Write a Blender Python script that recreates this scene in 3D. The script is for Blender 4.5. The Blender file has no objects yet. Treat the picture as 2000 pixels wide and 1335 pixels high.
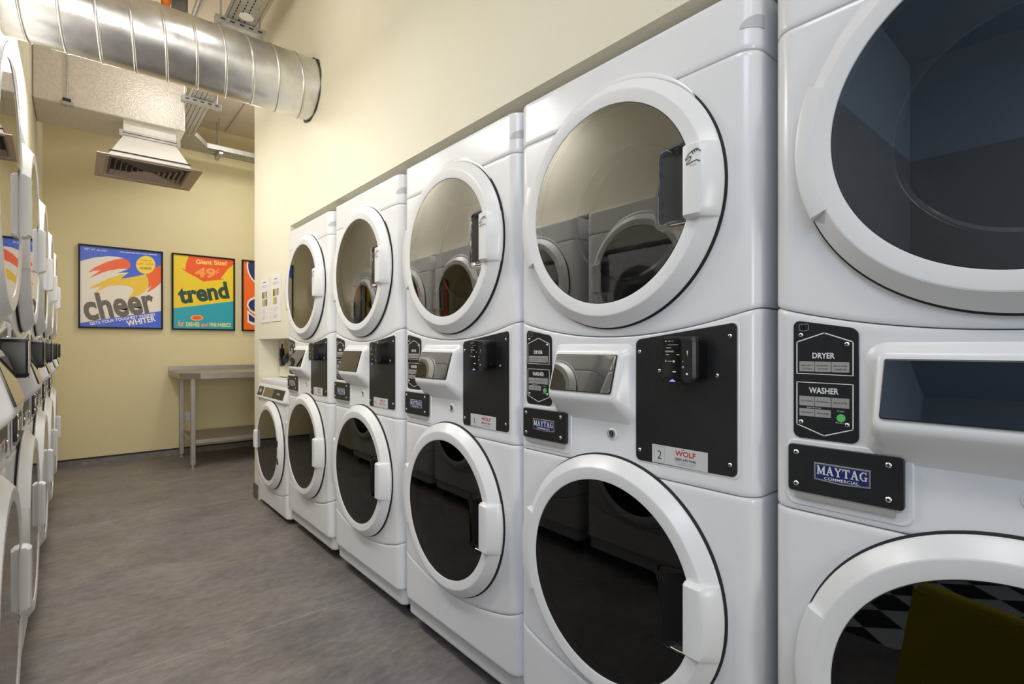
import bpy, math, random
from mathutils import Vector, Matrix
from mathutils.geometry import tessellate_polygon
random.seed(7)
PI = math.pi
C = bpy.context.scene.collection
SC = bpy.context.scene

# ------------------------------------------------------------------ camera, world, lights, exposure
CAM_H = 1.085
cd = bpy.data.cameras.new('camera'); cam = bpy.data.objects.new('camera', cd); C.objects.link(cam)
cam.location = (0, 0, CAM_H); cam.rotation_euler = (PI/2, 0, -0.70495)
cd.sensor_width = 36; cd.lens = 18.0; cd.shift_y = 0.00465; cd.clip_start = 0.02
SC.camera = cam
w = bpy.data.worlds.new('world'); SC.world = w; w.use_nodes = True
w.node_tree.nodes['Background'].inputs[0].default_value = (0.75, 0.85, 1.0, 1)
w.node_tree.nodes['Background'].inputs[1].default_value = 0.25
vs = SC.view_settings
vs.view_transform = 'Standard'; vs.look = 'None'; vs.exposure = -0.40; vs.gamma = 1.0; vs.use_curve_mapping = False

def point_light(name, loc, power, col, rad=0.06):
    l = bpy.data.lights.new(name, 'POINT'); l.energy = power; l.color = col; l.shadow_soft_size = rad
    o = bpy.data.objects.new(name, l); C.objects.link(o); o.location = loc; return o
def area_light(name, loc, rot, sx, sy, power, col):
    l = bpy.data.lights.new(name, 'AREA'); l.shape = 'RECTANGLE'; l.size = sx; l.size_y = sy; l.energy = power; l.color = col
    o = bpy.data.objects.new(name, l); C.objects.link(o); o.location = loc; o.rotation_euler = rot; return o
COOL = (1.0, 0.98, 0.96)
for lx, ly, lz, pw in ((-0.05, -0.9, 3.00, 12), (-0.05, 0.60, 2.90, 11.5), (0.0, 2.30, 2.40, 19), (0.05, 3.70, 2.62, 23), (1.10, 4.95, 3.22, 20)):  # unseen lamps, two set low to steer light; last added for the back wall
    area_light('overhead_light', (lx, ly, lz), (0, 0, 0), 0.30, 0.60, pw, COOL)
point_light('spot_light', (0.50, 4.27, 2.95), 5.0, COOL, 0.05)
point_light('spot_light', (0.45, 2.35, 2.75), 4.5, COOL)
point_light('spot_light', (1.20, 4.90, 2.60), 8, COOL)  # added with no known source to lift the back wall and ceiling
area_light('daylight_fill', (-0.75, -4.90, 1.45), (PI/2, 0, 0), 2.2, 2.0, 225, (1.0, 0.95, 0.90))  # fill added at the unseen window to lift the low machine fronts
area_light('daylight_fill', (-1.9, -1.2, 3.25), (0, 0, 0), 1.4, 1.4, 75, (0.70, 0.83, 1.0))  # overhead light added in the unseen shop to turn its reflections blue

# ------------------------------------------------------------------ materials
def mat(name, col, rough=0.5, metal=0.0, spec=0.5, emit=None, es=0.0):
    m = bpy.data.materials.new(name); m.use_nodes = True
    b = m.node_tree.nodes['Principled BSDF']
    b.inputs['Base Color'].default_value = (*col, 1); b.inputs['Roughness'].default_value = rough
    b.inputs['Metallic'].default_value = metal; b.inputs['Specular IOR Level'].default_value = spec
    if emit: b.inputs['Emission Color'].default_value = (*emit, 1); b.inputs['Emission Strength'].default_value = es
    return m
def noise_mat(name, c1, c2, scale, rough=0.5, metal=0.0, bump=0.0, stretch=(1,1,1), detail=5, lo=0.35, hi=0.65, r2=None, spec=0.5, bscale=None):
    m = mat(name, c1, rough, metal, spec); nt = m.node_tree; b = nt.nodes['Principled BSDF']
    tc = nt.nodes.new('ShaderNodeTexCoord'); mp = nt.nodes.new('ShaderNodeMapping'); mp.inputs['Scale'].default_value = stretch
    nt.links.new(tc.outputs['Object'], mp.inputs['Vector'])
    n = nt.nodes.new('ShaderNodeTexNoise'); n.inputs['Scale'].default_value = scale; n.inputs['Detail'].default_value = detail
    n.inputs['Roughness'].default_value = 0.65
    nt.links.new(mp.outputs[0], n.inputs['Vector'])
    r = nt.nodes.new('ShaderNodeValToRGB'); r.color_ramp.elements[0].position = lo; r.color_ramp.elements[1].position = hi
    r.color_ramp.elements[0].color = (*c1, 1); r.color_ramp.elements[1].color = (*c2, 1)
    nt.links.new(n.outputs['Fac'], r.inputs['Fac']); nt.links.new(r.outputs['Color'], b.inputs['Base Color'])
    if r2 is not None:
        mr = nt.nodes.new('ShaderNodeMapRange'); mr.inputs[3].default_value = rough; mr.inputs[4].default_value = r2
        nt.links.new(n.outputs['Fac'], mr.inputs[0]); nt.links.new(mr.outputs[0], b.inputs['Roughness'])
    if bump:
        n2 = nt.nodes.new('ShaderNodeTexNoise'); n2.inputs['Scale'].default_value = bscale or scale*4; n2.inputs['Detail'].default_value = 3
        nt.links.new(mp.outputs[0], n2.inputs['Vector'])
        bp = nt.nodes.new('ShaderNodeBump'); bp.inputs['Strength'].default_value = bump; bp.inputs['Distance'].default_value = 0.01
        nt.links.new(n2.outputs['Fac'], bp.inputs['Height']); nt.links.new(bp.outputs[0], b.inputs['Normal'])
    return m
def glass_mat(name, tint, refl, fres):
    m = bpy.data.materials.new(name); m.use_nodes = True; nt = m.node_tree
    for n in list(nt.nodes):
        if n.type == 'BSDF_PRINCIPLED': nt.nodes.remove(n)
    out = nt.nodes['Material Output']
    tr = nt.nodes.new('ShaderNodeBsdfTransparent'); tr.inputs[0].default_value = (*tint, 1)
    gl = nt.nodes.new('ShaderNodeBsdfGlossy'); gl.inputs['Roughness'].default_value = 0.012; gl.inputs[0].default_value = (1, 1, 1, 1)
    fr = nt.nodes.new('ShaderNodeFresnel'); fr.inputs[0].default_value = 1.5
    ma = nt.nodes.new('ShaderNodeMath'); ma.operation = 'MULTIPLY_ADD'; ma.inputs[1].default_value = fres; ma.inputs[2].default_value = refl
    ma.use_clamp = True
    nt.links.new(fr.outputs[0], ma.inputs[0])
    mx = nt.nodes.new('ShaderNodeMixShader'); nt.links.new(ma.outputs[0], mx.inputs[0])
    nt.links.new(tr.outputs[0], mx.inputs[1]); nt.links.new(gl.outputs[0], mx.inputs[2]); nt.links.new(mx.outputs[0], out.inputs[0])
    return m

M = {}
M['enamel'] = noise_mat('white_enamel', (.80,.80,.81), (.83,.83,.84), 3, 0.22, spec=0.5)
M['plastic'] = mat('white_plastic', (.80,.80,.80), 0.28)
M['kick'] = mat('kick_enamel', (.68,.68,.67), 0.35)
M['gap'] = mat('dark_gap', (.028,.028,.028), 0.7)
M['black'] = noise_mat('black_plate', (.012,.012,.012), (.016,.016,.016), 60, 0.35)
M['gloss_black'] = mat('gloss_black', (.006,.006,.006), 0.08)
M['silver'] = mat('screw_steel', (.75,.75,.74), 0.25, 1.0)
M['chrome'] = mat('chrome', (.8,.8,.8), 0.12, 1.0)
M['ink_white'] = mat('print_white', (.80,.80,.80), 0.5)
M['ink_black'] = mat('print_black', (.02,.02,.02), 0.5)
M['ink_grey'] = mat('print_grey', (.32,.31,.30), 0.5)
M['ink_red'] = mat('print_red', (.55,.02,.04), 0.5)
M['label_grey'] = mat('label_grey', (.36,.35,.33), 0.5)
M['green'] = mat('green_button', (.10,.50,.12), 0.4, emit=(.10,.6,.12), es=0.15)
M['pull_shade'] = mat('pull_shade', (.52,.52,.53), 0.4)
M['navy'] = mat('badge_navy', (.015,.022,.12), 0.3)
M['blue_led'] = mat('blue_led', (.2,.2,.8), 0.4, emit=(.30,.30,1.0), es=1.2)
M['sticker'] = mat('sticker_paper', (.62,.62,.61), 0.4)
M['screen'] = glass_mat('screen_glass', (.0,.0,.0), 0.16, 1.0)
M['screen_back'] = mat('screen_back', (.015,.015,.014), 0.3)
M['dryer_glass'] = glass_mat('dryer_glass', (.55,.55,.53), 0.16, 0.9)
M['washer_glass'] = glass_mat('washer_glass', (.16,.16,.16), 0.012, 0.9)
M['pocket_glass'] = glass_mat('pocket_glass', (.30,.30,.28), 0.07, 0.9)
M['pocket_black'] = glass_mat('pocket_black', (.10,.10,.10), 0.01, 0.9)
M['pocket_grey'] = mat('pocket_grey', (.060,.057,.050), 0.30, spec=0.3)
M['pocket_dark'] = mat('pocket_dark', (.008,.008,.008), 0.28, spec=0.2)
M['gasket'] = mat('gasket', (.02,.02,.02), 0.45)
M['drum_dark'] = mat('drum_dark', (.06,.06,.06), 0.4, 0.3)
M['drum_grey'] = noise_mat('drum_grey', (.40,.385,.36), (.48,.46,.43), 8, 0.30, 0.75)
M['bowl'] = mat('bowl_glass', (.012,.012,.012), 0.06, 0.0, 0.7)
M['steel'] = noise_mat('brushed_steel', (.33,.31,.28), (.39,.37,.34), 14, 0.40, 0.7, stretch=(1,8,8))
M['galv'] = noise_mat('galvanised', (.62,.62,.62), (.80,.80,.80), 7, 0.20, 1.0, bump=0.05, r2=0.42, bscale=18)
M['galv_dull'] = noise_mat('galvanised_dull', (.40,.40,.39), (.52,.52,.50), 25, 0.45, 0.7)
M['tray'] = noise_mat('tray_zinc', (.34,.33,.29), (.42,.41,.37), 25, 0.5, 0.35)
M['foil'] = noise_mat('duct_foil', (.62,.58,.52), (.72,.68,.62), 40, 0.38, 0.35, bump=0.5, bscale=110)
M['white_metal'] = mat('white_metal', (.80,.79,.76), 0.4)
M['grille'] = mat('grille_metal', (.36,.29,.25), 0.40, 0.4)
M['wall'] = noise_mat('cream_paint', (.78,.735,.585), (.80,.755,.605), 2.5, 0.62, bump=0.03, bscale=120)
M['wall_back'] = noise_mat('cream_bounce_tint', (.72,.625,.37), (.74,.645,.39), 2.5, 0.62, bump=0.03, bscale=120)  # cream wall again, its dimmer yellow bounce light put into the colour
M['shop_daylight'] = mat('shop_daylight_blue', (.20,.26,.35), 0.6)  # sky-blue daylight put into the shop wall colour for the glass to mirror
M['ceil'] = noise_mat('ceiling_paint', (.62,.53,.40), (.68,.58,.44), 1.4, 0.8)
M['skirt'] = noise_mat('skirting_vinyl', (.07,.065,.06), (.16,.15,.14), 9, 0.5)
M['paper'] = mat('paper', (.80,.77,.74), 0.7)
M['frame'] = mat('picture_frame', (.010,.008,.008), 0.4, spec=0.2)
M['orange'] = mat('orange_plastic', (.85,.22,.02), 0.5)
M['conduit'] = mat('grey_conduit', (.38,.36,.32), 0.5, 0.4)
M['yellow'] = mat('yellow_plastic', (.75,.60,.02), 0.4)
M['cable_yellow'] = mat('yellow_cable', (.60,.48,.03), 0.5)
M['dark_room'] = mat('dark_partition', (.15,.17,.20), 0.6)
M['pane'] = mat('window_pane', (.1,.1,.1), 0.2, emit=(.95,.97,1.0), es=1.2)
def pcol(name, r, g, b):
    M[name] = mat(name, tuple(((x/255)/12.92 if x/255 <= .04045 else ((x/255+.055)/1.055)**2.4) for x in (r, g, b)), 0.35); return name
for n, c in dict(p_cream=(238,228,215), p_blue=(58,98,222), p_orange=(246,98,36), p_yellow=(240,200,40), p_bright=(252,222,60), p_brown=(98,88,76),
                 p_trend_yellow=(240,208,40), p_trend_orange=(240,92,34), p_teal=(40,165,185), p_green=(38,72,58), p_peach=(255,160,80), p_pale=(255,226,120),
                 p_navy=(38,52,110), p_white=(245,240,232), p_surf=(250,112,30)).items(): pcol(n, *c)

def floor_material():
    m = mat('vinyl_floor', (.2,.19,.18), 0.42, spec=0.35); nt = m.node_tree; b = nt.nodes['Principled BSDF']; L = nt.links
    tc = nt.nodes.new('ShaderNodeTexCoord')
    def nz(scale, stretch, detail, dist=0.0):
        mp = nt.nodes.new('ShaderNodeMapping'); mp.inputs['Scale'].default_value = stretch
        n = nt.nodes.new('ShaderNodeTexNoise'); n.inputs['Scale'].default_value = scale; n.inputs['Detail'].default_value = detail
        n.inputs['Roughness'].default_value = 0.7; n.inputs['Distortion'].default_value = dist
        L.new(tc.outputs['Object'], mp.inputs[0]); L.new(mp.outputs[0], n.inputs['Vector']); return n
    a = nz(3.0, (.85, 1.3, 1), 10, 0.7); c = nz(30, (.6, 1.2, 1), 10, 0.4); d = nz(1.6, (1, 1, 1), 3)
    r = nt.nodes.new('ShaderNodeValToRGB'); cr = r.color_ramp
    cr.elements[0].position = .34; cr.elements[0].color = (.115,.105,.10,1)
    cr.elements[1].position = .66; cr.elements[1].color = (.285,.262,.243,1)
    e = cr.elements.new(.5); e.color = (.195,.178,.168,1)
    mx = nt.nodes.new('ShaderNodeMix'); mx.data_type = 'FLOAT'; mx.inputs[0].default_value = .48
    L.new(a.outputs['Fac'], mx.inputs[2]); L.new(c.outputs['Fac'], mx.inputs[3]); L.new(mx.outputs[0], r.inputs['Fac'])
    hue = nt.nodes.new('ShaderNodeMix'); hue.data_type = 'RGBA'; hue.blend_type = 'MULTIPLY'
    r2 = nt.nodes.new('ShaderNodeValToRGB'); r2.color_ramp.elements[0].color = (1.0,.96,.90,1); r2.color_ramp.elements[1].color = (.94,.95,1.0,1)
    r2.color_ramp.elements[0].position = .38; r2.color_ramp.elements[1].position = .62
    L.new(d.outputs['Fac'], r2.inputs['Fac']); hue.inputs[0].default_value = 1
    L.new(r.outputs['Color'], hue.inputs[6]); L.new(r2.outputs['Color'], hue.inputs[7])
    # welded sheet joints across the aisle every 1.93 m
    sx = nt.nodes.new('ShaderNodeSeparateXYZ'); L.new(tc.outputs['Object'], sx.inputs[0])
    def math(op, x, y=None):
        n = nt.nodes.new('ShaderNodeMath'); n.operation = op; L.new(x, n.inputs[0])
        if y is not None: n.inputs[1].default_value = y
        return n.outputs[0]
    t = math('ADD', sx.outputs[1], -2.12 + 0.965 + 1.93*4); t = math('MODULO', t, 1.93); t = math('ADD', t, -0.965); t = math('ABSOLUTE', t); t = math('LESS_THAN', t, 0.0022)
    t = math('MULTIPLY', t, 0.55)
    jm = nt.nodes.new('ShaderNodeMix'); jm.data_type = 'RGBA'; L.new(t, jm.inputs[0]); L.new(hue.outputs[2], jm.inputs[6]); jm.inputs[7].default_value = (.42,.38,.35,1)
    L.new(jm.outputs[2], b.inputs['Base Color'])
    bp = nt.nodes.new('ShaderNodeBump'); bp.inputs['Strength'].default_value = .06; L.new(c.outputs['Fac'], bp.inputs['Height']); L.new(bp.outputs[0], b.inputs['Normal'])
    return m
M['floor'] = floor_material()
def checker_material():
    m = mat('checker_tiles', (.5,.5,.5), 0.25); nt = m.node_tree
    tc = nt.nodes.new('ShaderNodeTexCoord'); ch = nt.nodes.new('ShaderNodeTexChecker'); ch.inputs['Scale'].default_value = 1/0.15
    ch.inputs[1].default_value = (.55,.55,.55,1); ch.inputs[2].default_value = (.02,.02,.02,1)
    mp = nt.nodes.new('ShaderNodeMapping'); mp.inputs['Rotation'].default_value = (0, 0, PI/4); mp.inputs['Location'].default_value = (.03, .02, .01)
    nt.links.new(tc.outputs['Object'], mp.inputs[0]); nt.links.new(mp.outputs[0], ch.inputs[0]); nt.links.new(ch.outputs[0], nt.nodes['Principled BSDF'].inputs['Base Color'])
    return m
M['checker'] = checker_material()

# ------------------------------------------------------------------ mesh building
class MB:
    def __init__(s): s.v = []; s.f = []; s.m = []; s.mats = []
    def mi(s, m):
        if m not in s.mats: s.mats.append(m)
        return s.mats.index(m)
    def add(s, verts, faces, m):
        o = len(s.v); k = s.mi(m); s.v += [tuple(p) for p in verts]
        for f in faces: s.f.append([i+o for i in f]); s.m.append(k)
    def quad(s, a, b, c, d, m): s.add([a, b, c, d], [[0, 1, 2, 3]], m)
    def box(s, lo, hi, m, bev=0.0):
        x0,y0,z0 = lo; x1,y1,z1 = hi
        if bev <= 0:
            s.add([(x0,y0,z0),(x1,y0,z0),(x1,y1,z0),(x0,y1,z0),(x0,y0,z1),(x1,y0,z1),(x1,y1,z1),(x0,y1,z1)],
                  [[0,3,2,1],[4,5,6,7],[0,1,5,4],[1,2,6,5],[2,3,7,6],[3,0,4,7]], m); return
        s.rbox(lo, hi, m, bev)
    def rbox(s, lo, hi, m, b):
        # box with chamfered edges: 24 verts
        x0,y0,z0 = lo; x1,y1,z1 = hi; V = []; idx = {}
        for sx in (0,1):
            for sy in (0,1):
                for sz in (0,1):
                    X,Y,Z = (x0,x1)[sx],(y0,y1)[sy],(z0,z1)[sz]; dx,dy,dz = (b,-b)[sx],(b,-b)[sy],(b,-b)[sz]
                    for ax,p in enumerate(((X,Y+dy,Z+dz),(X+dx,Y,Z+dz),(X+dx,Y+dy,Z))): idx[(sx,sy,sz,ax)] = len(V); V.append(p)
        g = lambda *k: idx[k]; F = []
        for k in (0,1):
            q = [g(k,0,0,0),g(k,1,0,0),g(k,1,1,0),g(k,0,1,0)]; F.append(q if k else q[::-1])
            q = [g(0,k,0,1),g(0,k,1,1),g(1,k,1,1),g(1,k,0,1)]; F.append(q if k else q[::-1])
            q = [g(0,0,k,2),g(1,0,k,2),g(1,1,k,2),g(0,1,k,2)]; F.append(q if k else q[::-1])
        for a in (0,1):
            for c in (0,1):
                q = [g(a,c,0,0),g(a,c,1,0),g(a,c,1,1),g(a,c,0,1)]; F.append(q if (a == c) else q[::-1])
                q = [g(a,0,c,0),g(a,1,c,0),g(a,1,c,2),g(a,0,c,2)]; F.append(q[::-1] if (a == c) else q)
                q = [g(0,a,c,1),g(1,a,c,1),g(1,a,c,2),g(0,a,c,2)]; F.append(q if (a == c) else q[::-1])
        for a in (0,1):
            for c in (0,1):
                for d in (0,1):
                    t = [g(a,c,d,0),g(a,c,d,1),g(a,c,d,2)]; F.append(t if (a+c+d) % 2 else t[::-1])
        s.add(V, F, m)
    def tube(s, pts, r, m, n=10, cap=True):
        pts = [Vector(p) for p in pts]; R = []
        for i, p in enumerate(pts):
            d = (pts[min(i+1,len(pts)-1)] - pts[max(i-1,0)]).normalized()
            up = Vector((0,0,1)) if abs(d.z) < .9 else Vector((1,0,0))
            a = d.cross(up).normalized(); b = a.cross(d).normalized()
            rr = r[i] if isinstance(r, (list,tuple)) else r
            R.append([tuple(p + a*math.cos(2*PI*k/n)*rr + b*math.sin(2*PI*k/n)*rr) for k in range(n)])
        V = [q for ring in R for q in ring]; F = []
        for i in range(len(R)-1):
            for k in range(n): F.append([i*n+k, (i+1)*n+k, (i+1)*n+(k+1)%n, i*n+(k+1)%n])
        if cap: F.append(list(range(n))); F.append([(len(R)-1)*n+k for k in range(n)][::-1])
        s.add(V, F, m)
    def revolve(s, prof, cx, cz, m, n=96, a0=0.0, a1=2*PI):
        # profile of (radius, outward) revolved about a front-facing axis; front is -y
        full = abs(a1-a0-2*PI) < 1e-6; k = n if full else n+1; V = []; F = []
        for i in range(k):
            a = a0+(a1-a0)*i/n
            for (r, d) in prof: V.append((cx+r*math.cos(a), -d, cz+r*math.sin(a)))
        q = len(prof)
        for i in range(n):
            j = (i+1) % k
            for t in range(q-1): F.append([i*q+t, i*q+t+1, j*q+t+1, j*q+t])
        s.add(V, F, m)
    def disc(s, cx, cz, r, d, m, n=64, dome=0.0):
        rings = [(r*t, d+dome*(1-t*t)) for t in (1,.75,.5,.25)] if dome else [(r, d)]
        V = []; F = []
        for (rr, dd) in rings: V += [(cx+rr*math.cos(2*PI*i/n), -dd, cz+rr*math.sin(2*PI*i/n)) for i in range(n)]
        for t in range(len(rings)-1):
            for i in range(n): F.append([t*n+i, t*n+(i+1)%n, (t+1)*n+(i+1)%n, (t+1)*n+i])
        V.append((cx, -(d+dome), cz)); c = len(V)-1; o = (len(rings)-1)*n
        for i in range(n): F.append([o+i, o+(i+1)%n, c])
        s.add(V, F, m)
    def poly(s, pts, d, m):
        # flat (x,z) polygon facing -y at outward distance d (triangulated: may be concave)
        t = tessellate_polygon([[Vector((x, z, 0)) for x, z in pts]]); F = []
        for f in t:
            a, b, c = (pts[i] for i in f)
            cr = (b[0]-a[0])*(c[1]-a[1])-(b[1]-a[1])*(c[0]-a[0])
            F.append(list(f) if cr > 0 else list(f)[::-1])
        s.add([(x, -d, z) for x, z in pts], F, m)
    def slab(s, pts, d0, d1, m, bev=0.0):
        # extruded (x,z) convex-ish outline, counterclockwise seen from the front, from d0 (back) to d1 (front)
        n = len(pts); cx = sum(p[0] for p in pts)/n; cz = sum(p[1] for p in pts)/n
        ins = []
        for i, (x, z) in enumerate(pts):
            a = Vector(pts[i-1]); b = Vector(pts[(i+1) % n]); t = (b-a).normalized(); nn = Vector((-t.y, t.x)); ins.append((x+nn.x*bev, z+nn.y*bev))
        V = [(x, -d0, z) for x, z in pts]+[(x, -(d1-bev), z) for x, z in pts]; F = [[i, (i+1) % n, n+(i+1) % n, n+i] for i in range(n)]
        if bev:
            V += [(x, -d1, z) for x, z in ins]; F += [[n+i, n+(i+1) % n, 2*n+(i+1) % n, 2*n+i] for i in range(n)]
        s.add(V, F, m); s.poly(ins if bev else pts, d1, m)
    def text(s, body, x, z, h, d, m, align='CENTER', bold=0.0, width=None, rot=0.0, shear=0.0, fn=None):
        V, F, bb = text_shape(body, bold)
        sc = h/bb[4]; w0 = (bb[1]-bb[0])*sc; sx = sc*(width/w0 if width else 1.0); W = width or w0
        ox = {'CENTER': -W/2, 'LEFT': 0, 'RIGHT': -W}[align]; ca, sa = math.cos(rot), math.sin(rot); out = []
        for (u, v) in V:
            px = (u-bb[0])*sx+ox+shear*v*sc; pz = v*sc
            q = (x+px*ca-pz*sa, z+px*sa+pz*ca)
            if fn: q = fn(*q)
            out.append((q[0], -d, q[1]))
        s.add(out, F, m)
    def build(s, name, parent=None, loc=(0,0,0), smooth=35, rotz=0.0):
        me = bpy.data.meshes.new(name); me.from_pydata(s.v, [], s.f)
        for m in s.mats: me.materials.append(M[m])
        me.polygons.foreach_set('material_index', s.m); me.update()
        if smooth:
            me.polygons.foreach_set('use_smooth', [True]*len(me.polygons)); me.set_sharp_from_angle(angle=math.radians(smooth))
        o = bpy.data.objects.new(name, me); C.objects.link(o); o.location = loc; o.rotation_euler = (0,0,rotz)
        if parent: o.parent = parent
        return o
_tc = {}
def text_shape(body, bold=0.0):
    if (body, bold) in _tc: return _tc[(body, bold)]
    cu = bpy.data.curves.new('tmp', 'FONT'); cu.body = body; cu.size = 1.0; cu.fill_mode = 'FRONT'; cu.resolution_u = 4; cu.offset = bold
    o = bpy.data.objects.new('tmp', cu); C.objects.link(o)
    dg = bpy.context.evaluated_depsgraph_get(); dg.update(); e = o.evaluated_get(dg); me = e.to_mesh()
    V = [(v.co.x, v.co.y) for v in me.vertices]; F = [list(p.vertices) for p in me.polygons]
    F = [f if ((V[f[1]][0]-V[f[0]][0])*(V[f[2]][1]-V[f[0]][1])-(V[f[1]][1]-V[f[0]][1])*(V[f[2]][0]-V[f[0]][0])) > 0 else f[::-1] for f in F]
    xs = [p[0] for p in V] or [0,1]; ys = [p[1] for p in V] or [0,1]
    e.to_mesh_clear(); bpy.data.objects.remove(o); bpy.data.curves.remove(cu)
    cap = 0.729 if any(ch.isupper() or ch.isdigit() or ch in 'bdhkl' for ch in body) else 0.53
    _tc[(body, bold)] = (V, F, (min(xs), max(xs), min(ys), max(ys), cap)); return _tc[(body, bold)]
def tag(o, label=None, cat=None, group=None, kind=None):
    if label: o['label'] = label
    if cat: o['category'] = cat
    if group: o['group'] = group
    if kind: o['kind'] = kind
    return o
def empty(name, loc=(0,0,0), rotz=0.0):
    o = bpy.data.objects.new(name, None); C.objects.link(o); o.location = loc; o.rotation_euler = (0,0,rotz); o.empty_display_size = .1; return o
def children(o): return [c for c in bpy.data.objects if c.parent == o]
def copy_tree(o, parent=None):
    c = o.copy(); C.objects.link(c); c.parent = parent
    for ch in children(o): copy_tree(ch, c)
    return c
def rrect(x0, z0, x1, z1, r, n=5):
    P = []
    for (cx, cz, a) in ((x1-r, z0+r, -PI/2), (x1-r, z1-r, 0), (x0+r, z1-r, PI/2), (x0+r, z0+r, PI)):
        for i in range(n+1): t = a+PI/2*i/n; P.append((cx+r*math.cos(t), cz+r*math.sin(t)))
    return P
def structure(o): o['kind'] = 'structure'; return o

# ------------------------------------------------------------------ room shell
YB = 6.10; XL = -0.225; XR = 0.985; ZC = 3.35; XFR = 2.30; YN = -5.0
def shell(name, boxes, m):
    b = MB()
    for lo, hi in boxes: b.box(lo, hi, m)
    return structure(b.build(name, smooth=0))
shell('floor', [((-0.37, YN, -0.06), (XFR+.1, YB+.1, 0))], 'floor')
shell('floor_tiles', [((-3.2, YN, -0.06), (-0.37, 1.08, 0.0))], 'checker')
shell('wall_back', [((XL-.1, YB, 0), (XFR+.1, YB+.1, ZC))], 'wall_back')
shell('wall_left', [((XL-.1, 1.06, 1.80), (XL, YB, ZC)), ((XL-.75, 1.19, 0), (XL-.65, YB, 1.80)), ((XL-.65, 1.19, 1.795), (XL-.1, YB, 1.895)),
                    ((XL-.65, 4.90, 0), (XL, YB, 1.80))], 'wall')
shell('wall_shop_back', [((-3.3, 1.08, 2.55), (XL-.1, 1.18, ZC))], 'shop_daylight')
shell('wall_shop_back_dado', [((-3.3, 1.08, 0), (XL-.1, 1.18, 2.55))], 'dark_room')
shell('wall_right', [((XR, YN, 1.815), (1.78, 3.225, ZC)),            # bulkhead over the machines
                     ((XR, 3.225, 1.138), (1.14, 4.04, ZC)),           # face over the niche
                     ((1.14, 3.225, 1.138), (1.78, 4.04, ZC)),
                     ((XR, 3.935, 0), (1.78, 4.04, 1.138)),            # pier
                     ((1.68, YN, 0), (1.78, 3.935, 1.815)),
                     ((XR, YN, 0), (1.68, -0.33, 1.815))], 'wall')
shell('wall_far_right', [((XFR, 4.04, 0), (XFR+.1, YB, ZC)), ((1.78, 3.94, 0), (XFR+.1, 4.04, ZC))], 'wall')
shell('wall_front', [((.45, YN-.1, 0), (XFR, YN, ZC)), ((-1.95, YN-.1, 0), (.45, YN, .40)), ((-1.95, YN-.1, 2.50), (.45, YN, ZC)), ((.42, -1.10, 0), (XR, -1.0, ZC))], 'wall')  # last box: unseen pier added to shade the nearest machines
shell('wall_shop_front', [((-3.3, YN-.1, 0), (-1.95, YN, ZC))], 'shop_daylight')
shell('wall_shop_side', [((-3.3, YN, 2.55), (-3.2, 1.08, ZC))], 'shop_daylight')
shell('wall_shop_dado', [((-3.3, YN, 0), (-3.2, 1.08, 2.55))], 'dark_room')
shell('ceiling', [((XL-.3, YN, ZC), (XFR+.1, YB+.1, ZC+.1))], 'ceil')
shell('ceiling_shop', [((-3.3, YN, ZC), (XL-.3, 1.18, ZC+.1))], 'shop_daylight')
shell('window_1', [((-1.95, YN-.06, .40), (.45, YN-.04, 2.50))], 'pane')
shell('trim_1', [((-.79, YN-.05, .40), (-.71, YN+.02, 2.5)), ((-2.0, YN-.05, .36), (.5, YN+.04, .42)), ((-2.0, YN-.05, 2.48), (.5, YN+.02, 2.54))], 'frame')
shell('baseboard_back', [((XL, YB-.008, 0), (XFR, YB, .055))], 'floor')
shell('shadow_gap_strip', [((XL, YB-.010, .055), (XFR, YB, .070))], 'gap')  # black strip standing in for the shadow gap above the cove
shell('baseboard_pier', [((XR-.006, 3.94, 0), (XR, 4.046, .10)), ((XR-.006, 4.04, 0), (1.78, 4.046, .10))], 'skirt')
shell('baseboard_left', [((XL, 4.90, 0), (XL+.01, YB-.012, .062))], 'skirt')
# niche back panel over the single washer
b = MB(); b.box((1.125, 3.235, .872), (1.14, 3.925, 1.138), 'wall')
structure(b.build('trim_2', smooth=0))

# ------------------------------------------------------------------ stacked washer dryer
W = 0.680; DEP = 0.70; RC = 0.040
DX = 0.337; DZU = 1.4147; DZL = 0.5419; RG = 0.228
NX = 28
def plan(x0, x1, r, depth, off=0.0):
    P = [(x0, depth, -1, 0, 0), (x0, .35, -1, 0, 0), (x0, r+off, -1, 0, 0)]
    for i in range(1, 7):
        a = PI+PI/2*i/7; P.append((x0+r+r*math.cos(a), off+r+r*math.sin(a), math.cos(a), math.sin(a), 0))
    for i in range(NX+1): P.append((x0+r+(x1-x0-2*r)*i/NX, off, 0, -1, 1))
    for i in range(1, 7):
        a = 1.5*PI+PI/2*i/7; P.append((x1-r+r*math.cos(a), off+r+r*math.sin(a), math.cos(a), math.sin(a), 0))
    P += [(x1, r+off, 1, 0, 0), (x1, .35, 1, 0, 0), (x1, depth, 1, 0, 0)]
    return P
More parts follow.
